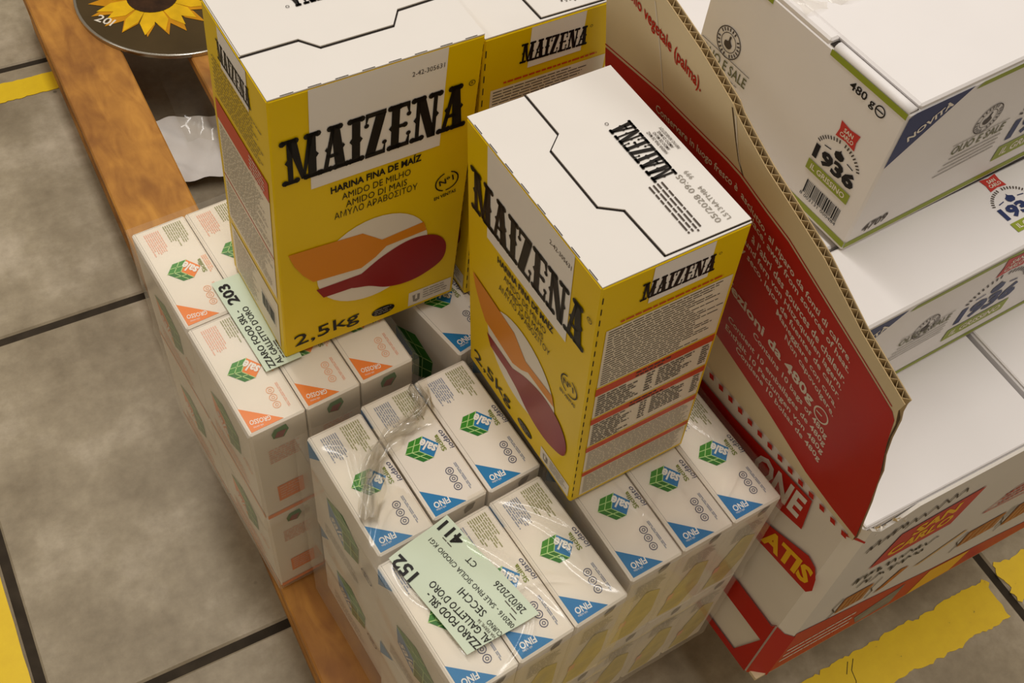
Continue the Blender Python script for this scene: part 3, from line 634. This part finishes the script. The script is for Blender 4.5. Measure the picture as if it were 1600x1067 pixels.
# ================================================================== RED AND WHITE SNACK TRAY
PC=Vector((.456,.164,0)); YW=4.0; FZ=.462
we1=Vector((math.cos(R(YW)),math.sin(R(YW)),0)); we2=Vector((-math.sin(R(YW)),math.cos(R(YW)),0))
tray=tag(empty('display_tray',(PC.x,PC.y,DK)),'red and white corrugated snack tray with its side flap standing torn open','cardboard tray')
TO=Vector((PC.x,PC.y,DK)); loc=lambda p:Vector(p)-TO
fd=Vector((math.cos(R(.6)),math.sin(R(.6)),0)); fn=Vector((-fd.y,fd.x,0))
A0=Vector((.459,.1572,DK+.001)); AT=Vector((.457,.1625,FZ))          # front left corner, bottom / top
# side wall
m=MB(); wl=.56
cr=[A0+we2*.012-we1*.0015,A0+we2*wl,AT+we2*wl,AT+we2*.010]
m.slab([loc(p) for p in cr[::-1]],we1,.0045,'board_white','board_core')
# corner bevel strip and front wall
b0=[A0+we2*.012-we1*.0015,AT+we2*.010,AT+fd*.012,A0+fd*.014]
m.add([loc(p) for p in b0],[(0,3,2,1)],'board_white')
m.build('side_wall',tray)
m=MB(); FR=.46
fp=[A0+fd*.014,A0+fd*FR,AT+fd*FR+Vector((0,0,-.0012)),AT+fd*.062+Vector((0,0,-.0012)),AT+fd*.045+Vector((0,0,-.010)),AT+fd*.028+Vector((0,0,-.015)),AT+fd*.012]
m.slab([loc(p) for p in fp],fn,.0030,'tray_grey','tray_grey'); m.build('front_wall',tray)
m=MB(); q=[A0,A0+fd*FR,A0+fd*FR+we2*wl,A0+we2*wl]; m.slab([loc(p) for p in q],Z,.005,'board_kraft')
for a_,b_ in ((A0+fd*FR,A0+fd*FR+we2*wl),(A0+we2*wl,A0+fd*FR+we2*wl)):
    d=(b_-a_).normalized(); nn=Vector((-d.y,d.x,0)); m.slab([loc(p) for p in (a_,b_,b_+Z*(.28),a_+Z*(.28))],nn,.0045,'board_white')
m.build('back_walls_and_base',tray)
# torn paper scraps where the corner ripped
m=MB()
for k in range(22):
    c=AT+fd*random.uniform(.012,.052)+fn*random.uniform(0,.004)+Z*(random.uniform(-.016,-.006)); s_=random.uniform(.0015,.0035)
    m.add([loc(c+Vector((random.gauss(0,s_),random.gauss(0,s_*.6),random.gauss(0,s_)))) for _ in range(4)],[(0,1,2,3)],random.choice(['flute','board_white','board_kraft']))
m.build('torn_edge',tray)
# prints on the side wall, coordinates (distance behind the corner, height) in mm
class Wall(Print):
    def pt(s,a,z,l):  # a measured rearwards, so reading direction is -a
        t=(z/1000-.145)/(FZ-.145); base=A0.lerp(AT,t); base=base+we2*(a/1000)-we1*(.0019+.0015*(1-t)+.00025*l); base.z=z/1000
        return loc(base)
    def poly(s,pts,m,l=0):
        a=sum(pts[i][0]*pts[(i+1)%len(pts)][1]-pts[(i+1)%len(pts)][0]*pts[i][1] for i in range(len(pts)))
        if a>0: pts=pts[::-1]
        s.mb.add([s.pt(x,y,l) for x,y in pts],[tuple(range(len(pts)))],m); return s
    def text(s,t,A,Bp,h,m='ink',l=1,bold=0.0,shear=0):
        vs,fs,x0,x1,y0,y1=glyph(t,bold); kx=(Bp[0]-A[0])/(x1-x0); sl=(Bp[1]-A[1])/(x1-x0); ky=h/(y1-y0)
        s.mb.add([s.pt(A[0]+(x-x0)*kx-(y-y0)*ky*shear,A[1]+(x-x0)*sl+(y-y0)*ky,l) for x,y in vs],fs,m)
m=MB(); P=Wall(m,(0,0,0),X,Y)
for k in range(16):
    a_=11+12.7*k; P.poly([(a_+3.6,452.5),(a_-1.6,453.5),(a_-3.6,448.5),(a_+1.6,447.5)],'board_red')
m.build('dashed_line',tray); m=MB(); P=Wall(m,(0,0,0),X,Y)
P.poly([(46,446),(41,406),(76,396),(240,388),(240,436),(142,436)],'board_red'); P.text('ONE',(106,404.5),(49,411),31,'board_white',1,.035)
m.build('white_word_panel',tray); m=MB(); P=Wall(m,(0,0,0),X,Y)
P.poly([(110,328),(110,358),(64,370),(24,388),(14,384),(8,372),(5,356),(9,346),(60,338)],'board_red'); P.text('ATIS',(67,341),(12,353),26,'box_yellow',1,.045)
m.build('yellow_word_panel',tray); m=MB(); P=Wall(m,(0,0,0),X,Y)
P.poly([(300,222),(300,256),(58,256),(16,255),(13,262),(13,146),(300,146),(300,158),(34,158),(17,219)],'board_red')
P.line([(300,259),(16,258),(12,265)],.7,'maroon',1)
_n=(we2*.012-we1*.0015-fd*.014).cross(Z).normalized(); _n=_n if _n.x<0 else -_n
def bev(f,z):
    t=(z/1000-.145)/(FZ-.145); b_=A0.lerp(AT,t); a_=b_+we2*.0119-we1*.002; c_=b_+fd*.0142-fn*.0006; p=a_.lerp(c_,f)+_n*.0008; p.z=z/1000; return loc(p)
m.add([bev(0,146),bev(1,146),bev(1,247),bev(.5,250),bev(0,263)],[(0,1,2,3,4)],'board_red'); m.build('red_border',tray); m=MB(); m.add([bev(.05,449),bev(.95,441),bev(.95,444),bev(.5,449),bev(.05,452)],[(0,1,2,3,4)],'board_red')
m.build('corner_dash',tray)
class Front(Print):
    def pt(s,c,z,l):
        t=z/318.; base=A0.lerp(AT,t)+fd*(c/1000)-fn*(.0005+.00025*l); return loc(base)
m=MB(); P=Front(m,(0,0,0),X,Y)
P.poly([(14,4),(460,4),(460,24),(372,30),(300,46),(203,62),(110,86),(60,97),(14,108)],'board_red')
P.poly([(203,58),(262,50),(254,8),(195,6)],'box_yellow',1); P.poly([(112,36),(168,62),(168,14),(124,10)],'photo_grey',1)
P.poly([(57,206),(150,209),(158,272),(68,263)],'box_red',1)
P.text('SAN',(88,240),(138,243),20,'box_yellow',2,.04); P.text('CARLO',(70,216),(142,220),20,'box_yellow',2,.04)
for (x0,x1,z0,z1,h) in ((28,66,268,288,18),(66,128,280,292,16)):
    P.line([(x0+(x1-x0)*k/12+random.uniform(-2,2),z0+(z1-z0)*k/12+h*(.5 if k%2 else -.3)*random.uniform(.5,1)) for k in range(13)],1.8,'ink_soft',1)
for (z0,x0,x1) in ((184,50,142),(164,62,140)):
    x=x0
    while x<x1:
        w=random.uniform(8,16); P.line([(x+w*k/6,z0+random.uniform(-6,8)) for k in range(7)],2.0,'ink',1); x+=w+3
for (x0,x1,z0,z1) in ((58,92,106,142),(216,266,98,132),(284,330,84,130)):
    P.rect(x0,z0,x1,z1,'biscuit',1)
    for k in range(5): P.rect(x0+(x1-x0)*(k+.35)/5,z0+4,x0+(x1-x0)*(k+.55)/5,z1-4,'biscuit_pale',2)
    for sx in (x0-6,x1+6): P.line([(sx,z0-6),(sx+3,z0+8),(sx-3,z0+20),(sx+2,z1+4)],1.6,'ink_soft',1)
P.poly([(108,100),(120,104),(138,134),(126,138)],'biscuit',1); P.poly([(150,118),(158,116),(206,146),(200,150)],'biscuit_pale',1)
P.line([(206,180),(232,208),(290,212),(268,172),(206,180)],2,'box_red',1); P.words(222,184,268,204,9,'box_red',1,.4)
P.words(20,30,110,60,14,'board_white',1,.3,wl=(6,18))
m.build('front_print',tray)
# the standing side flap: a along the fold, b up the flap, both metres
LE=R(10); dn=-we1*math.sin(LE)+Z*math.cos(LE); on=-(we1*math.cos(LE)+Z*math.sin(LE))      # on = outward
F0=Vector((PC.x,PC.y,FZ))
def FL(a,b,t=0): 
    return loc(F0+we2*a+dn*b+on*t)
top_=[(.017,.193),(.063,.215),(.105,.243),(.135,.2555),(.166,.268),(.186,.279),(.198,.2865),(.203,.292),(.239,.309),(.274,.321),(.338,.338)]
tear=[(.002,-.004),(.004,.020),(.006,.051),(.009,.078),(.010,.099),(.014,.118),(.016,.141),(.0165,.166),(.019,.181)]
outl=[(.338,-.012),(.002,-.012)]+tear+top_
TK=.0052
def flap_sheet(m,t,mtl,inset=0):
    pts=[(a,b-(inset if (a,b) in top_ else 0)) for a,b in outl]
    m.slab([FL(a,b,t) for a,b in pts][::-1],on,.0006,mtl,'flute')
fl=MB(); flap_sheet(fl,0,'board_kraft'); side_flap=fl.build('side_flap',tray)
m=MB(); flap_sheet(m,-TK,'board_kraft'); m.build('inner_liner',side_flap)
m=MB(); pts=[(a+(.001 if (a,b) in tear else 0),b-(.040 if (a,b) in top_ else 0)) for a,b in outl]; m.slab([FL(a,b,-TK+.0008) for a,b in pts][::-1],on,TK-.001,'board_core'); m.build('core',side_flap)
m=MB(); pos=[]
def topb(a):
    for (a0,b0),(a1,b1) in zip(top_,top_[1:]):
        if a0<=a<=a1: return b0+(b1-b0)*(a-a0)/(a1-a0)
    return top_[-1][1]
a=.018; k=0
while a<.336:
    pos.append((a,-.0002 if k%2 else -TK+.0008)); a+=.0030+random.uniform(-.0003,.0003); k+=1
for (a0,t0),(a1,t1) in zip(pos,pos[1:]):
    n0=[FL(a0,topb(a0)-.0006,t0),FL(a1,topb(a1)-.0006,t1),FL(a1,topb(a1)-.0006,t1-.0005),FL(a0,topb(a0)-.0006,t0-.0005)]
    n1=[FL(a0,topb(a0)-.039,t0),FL(a1,topb(a1)-.039,t1),FL(a1,topb(a1)-.039,t1-.0005),FL(a0,topb(a0)-.039,t0-.0005)]
    m.add(n0+n1,[(0,1,2,3),(0,4,5,1),(3,2,6,7)],'flute')
m.build('fluting',side_flap)
class Flap(Wall):
    def pt(s,a,b,l): return FL(a/1000,b/1000,.0009+.00025*l)
m=MB(); P=Flap(m,(0,0,0),X,Y)
P.poly([(338,55),(338,230),(274,239),(200,241),(186,240),(157,232),(135,227),(88,206),(41,185),(22,176),(18,170),(15,141),(8,99),(4,51),(1,-2),(28,0),(61,6),(112,27),(146,38),(179,48),(240,52)],'board_red')
P.line([(338,233),(274,242),(200,244),(186,243),(157,235),(135,230),(88,209),(41,188),(24,180)],1.3,'board_red',0)
m.build('red_panel',side_flap)
m=MB(); P=Flap(m,(0,0,0),X,Y); W_='board_white'
L=lambda t_,A,Bp,h,b_=.012,mt=W_:P.text(t_,A,Bp,h,mt,1,b_)
L('Conservare in luogo fresco è',(276,218),(186,222),9.5,.014); L('asciutto, al riparo da fonti di calore.',(182,221),(62,175.5),9,.014); m.build('storage_lettering',side_flap)
m=MB(); P=Flap(m,(0,0,0),X,Y)
for t_,A,Bp in (('place, away from sources of heat.',(172,208.5),(60,165)),("à l'abri des sources de chaleur.",(165,193),(60,153)),('und fern von Hitzequellen lagern.',(170,182),(60,141)),('y seco, lejos de fuentes de calor.',(172,172),(59,130)),('Maneggiare con cura.',(129,146.5),(59,117)),('Non capovolgere.',(116,130.5),(58,105))): L(t_,A,Bp,8.8,.014)
m.build('handling_lettering',side_flap)
m=MB(); P=Flap(m,(0,0,0),X,Y)
L('confezioni da 480g',(203,123),(77,90),16,.028); P.ring(67,95,7.5,1.3,W_,1,20,1.25); P.rect(72,94.3,66,95.8,W_,1)
for t_,A,Bp in (('Contains 10 bags of 480g',(144,95),(56,72)),('Contient 10 emballages de 480g',(171,81),(55,61)),('Enthält 10 Packungen von 480g',(172,67),(54,49)),('Contiene 10 bolsas de 480g',(157,55),(54,36))): L(t_,A,Bp,9.6,.014)
m.build('contents_lettering',side_flap)
m=MB(); P=Flap(m,(0,0,0),X,Y); L('olio vegetale (palma).',(312,292),(233,273),14,.016,'board_red'); m.build('oil_lettering',side_flap)
m=MB(); P=Flap(m,(0,0,0),X,Y)
P.line([(203,289),(196,268),(190,252),(184,243)],1.1,'board_core',0); P.line([(199,285),(193,262),(187,246)],1.3,'board_white',0); m.build('crease',side_flap); m=MB(); P=Flap(m,(0,0,0),X,Y); P.line([(285,312),(276,275),(270,243)],.9,'board_white',0)
m.build('crease',side_flap)


# ================================================================== BREADSTICK CARTONS
def seal(P,cx,cy,r,m_='ink_soft'):
    P.ring(cx,cy,r,.9,m_,1,28); P.ring(cx,cy,r*.62,.6,m_,1,24)
    for k in range(22):
        g=2*math.pi*k/22
        if k%7!=3: P.line([(cx+r*.72*math.cos(g),cy+r*.72*math.sin(g)),(cx+r*.88*math.cos(g),cy+r*.88*math.sin(g))],r*.09,m_,1)
    P.poly(bez([(cx-r*.28,cy-r*.3),(cx+r*.1,cy-r*.4),(cx+r*.3,cy-r*.1),(cx+r*.1,cy+r*.15),(cx+r*.12,cy+r*.42),(cx-r*.02,cy+r*.42),(cx-r*.05,cy+r*.1),(cx-r*.3,cy)],3),m_,1)
def logo(P,x,y,s,n1='ink'):
    """brand block: red cushion, arc, numerals, green band; x,y lower-left, s = width (mm)"""
    k=s/44.
    P.poly([(x,y),(x+44*k,y),(x+44*k,y+9.5*k),(x,y+9.5*k)],'olive',1); P.text('IL GRISSINO',(x+4*k,y+2.4*k),(x+40*k,y+2.4*k),5*k,'cream',2,.02)
    P.text('1936',(x+1*k,y+12.5*k),(x+43*k,y+12.5*k),13.5*k,n1,1,.05)
    P.poly([(x+18*k,y+29*k),(x+20*k,y+27*k),(x+25*k,y+27*k),(x+27*k,y+29*k),(x+27*k,y+32*k),(x+23*k,y+34*k),(x+22.5*k,y+36*k),(x+21.5*k,y+34*k),(x+18*k,y+32*k)],n1,1)
    P.line([(x+8*k,y+29*k),(x+14*k,y+30*k)],.9*k,n1,1); P.line([(x+31*k,y+30*k),(x+37*k,y+29*k)],.9*k,n1,1)
    for q in range(19):
        g=R(162-q*7.7); 
        if q!=9: P.line([(x+22*k+20*k*math.cos(g),y+24*k+16*k*math.sin(g)),(x+22*k+22.4*k*math.cos(g),y+24*k+18.4*k*math.sin(g))],1.1*k,'ink_soft',1)
    rx,ry=x+22*k,y+50*k; P.poly([(rx-9.5*k,ry-7*k),(rx,ry-5.6*k),(rx+9.5*k,ry-7*k),(rx+8.3*k,ry),(rx+9.5*k,ry+7*k),(rx,ry+5.6*k),(rx-9.5*k,ry+7*k),(rx-8.3*k,ry)],'box_red',1)
    P.text('SAN',(rx-4.5*k,ry+.3*k),(rx+4.5*k,ry+.3*k),3.6*k,'cream',2,.02); P.text('CARLO',(rx-6.6*k,ry-4.2*k),(rx+6.6*k,ry-4.2*k),3.6*k,'cream',2,.02)
GH=.141
def breadsticks(ox,oy,oz,yaw,W,D,label,left=True,front=True,topprint=False,lid=True,h=GH,seam=False):
    t=tag(empty('breadstick_carton',(ox,oy,oz),R(yaw)),label,'cardboard box','white breadstick cartons')
    m=MB(); m.box((0,0,0),(W,D,h-.004 if lid else h),'gris_white',.0018); m.build('carton',t); Hm=h*1000
    if lid:
        m=MB(); m.box((.0095,.0006,h-.0045),(W-.0006,D-.0006,h),'gris_white',.0016); m.build('lid',t)
        m=MB(); m.sm=True
        m.tube([(.0042,.0012+k*.012,h-.0042) for k in range(7)],.0040,'gris_white',10); m.build('rolled_lip',t)
        m=MB(); m.box((.0007,.078,h-.006),(.0100,D-.0007,h-.0002),'gris_white',.0016); m.build('side_flap',t)
        m=MB(); Print(m,(0,0,h-.004),X,Y,.0002).rect(1,.8,9.5,78,'cut'); m.sm=False; m.build('slit',t)
    if front:
        m=MB(); P=Print(m,(0,0,0),X,Z)
        P.poly([(1,Hm*.62),(1,Hm-8),(7,Hm-5),(64,Hm-5)],'novita'); P.text('NOVITÀ',(13,Hm-34),(48,Hm-15),8,'cream',1,.03)
        P.poly([(67,Hm-9.5),(73,Hm-5),(W*1000-3,Hm-5),(W*1000-3,Hm-10.5)],'olive'); P.rect(0,3.5,W*1000-1,9.5,'olive')
        P.text('4709',(13,13.5),(38,15.5),9,'ink_soft',1,.025,.2); m.build('front_print',t)
        m=MB(); P=Print(m,(0,0,0),X,Z); seal(P,108,Hm-54,14); P.text('OLIO E SALE',(82,61),(139,62),9,'olive_dark',1,.015); P.line([(80,72),(141,73)],.7,'ink_grey',1)
        for k in range(4): P.line([(84-k*3,57-k*5),(140,58-k*4.5)],1.0,'ink_grey',1)
        m.build('oil_and_salt_mark',t); m=MB(); P=Print(m,(0,0,0),X,Z); logo(P,152,22,74,'navy'); m.build('front_emblem',t)
    if left:
        m=MB(); P=Print(m,(0,0,0),-Y,Z)      # x = -(distance behind the front edge)
        for q in ((-74,Hm-9.5,-1,Hm-4.5),(-D*1000+1,Hm-9.5,-134,Hm-4.5),(-D*1000+1,4,-.5,9.5)):
            P.rect(*q,'olive'); m.build('green_stripe',t); m=MB(); P=Print(m,(0,0,0),-Y,Z)
        P.text('480 g',(-50,Hm-21.5),(-26,Hm-21.5),8.5,'ink',1,.015)
        P.ring(-20.5,Hm-17.6,4.6,1,'ink',1,20); P.rect(-25,Hm-18.1,-17.5,Hm-17.1,'ink',1); m.build('weight_lettering',t)
        m=MB(); P=Print(m,(0,0,0),-Y,Z); logo(P,-57,39,44); m.build('side_emblem',t); m=MB(); P=Print(m,(0,0,0),-Y,Z); seal(P,-162,Hm-64,13.5); P.text('OLIO E SALE',(-187,52.5),(-134,52.5),9,'olive_dark',1,.015); P.line([(-189,64.5),(-133,64.5)],.8,'ink_grey',1); P.words(-188,42,-140,49,3.2,'ink_grey',1,.3); m.build('oil_and_salt_mark',t)
        m=MB(); P=Print(m,(0,0,0),-Y,Z); x=-51
        while x<-14.5:
            w=random.choice((.5,.5,.9,1.3)); P.rect(x,18.5,x+w,31.5,'ink',1); x+=w+random.choice((.45,.6,.9))
        P.text('8 003131 000484',(-53,15),(-14,15),3,'ink',1); m.build('barcode',t)
    if topprint:
        m=MB(); P=Print(m,(0,0,h),X,Y); logo(P,192,12.5,42,'navy'); m.build('top_emblem',t)
    return t
S2Z=.462
breadsticks(.468,.2603,S2Z,3.7,.34,.0685,'lower white breadstick carton, print on its top, behind the torn flap',left=False,topprint=True,lid=False,h=.126)
breadsticks(.4645,.3325,S2Z,4.4,.36,.165,'shaded white carton under the upper breadstick carton, sliver showing by the flap',left=False,front=False,lid=False,h=.1225)
breadsticks(.452,.505,S2Z,4.4,.36,.20,'white carton at the back beyond the flap, only its bright top showing',left=False,front=False,lid=False,h=.127)
breadsticks(.5149,.3278,.5885,5.0,.34,.193,'upper white breadstick carton with barcode and 480 g side',topprint=False)
# clear tape on its rear top edge
m=MB(); m.sm=True
m.grid(lambda a,b:(.5149-.008+.05*a,.3278+.105+.11*b,.5885+GH+.001+.002*math.sin(9*a+6*b)+.001*math.sin(30*b)),12,16,'film_clear'); tag(m.build('tape_strip'),'wrinkled clear tape on the upper breadstick carton','tape')
# flat white cartons filling the tray below
def filler(x0,y0,x1,y1,z0,z1,yaw,label):
    t=tag(empty('white_carton',(x0,y0,z0),R(yaw)),label,'cardboard box','plain white cartons in the tray'); w,d,h=x1-x0,y1-y0,z1-z0
    m=MB(); m.box((0,0,0),(w,d,h-.0025),'gris_white',.0018); m.build('carton',t)
    m=MB(); m.box((.0008,.0008,h-.0025),(w-.0008,d-.0008,h),'gris_white',.001); m.build('top_panel',t); return t
filler(.4665,.1664,.668,.685,DK+.0065,.4615,.6,'plain white carton filling the front left of the red tray')
t_=filler(.6745,.1688,.90,.685,DK+.0065,.4625,.6,'plain white carton at the right of the red tray, past the seam')
m=MB(); Print(m,(0,0,.4625-DK-.0065),X,Y,.0002).line([(3,118),(224,120)],.8,'ink_grey'); m.build('top_crease',t_)
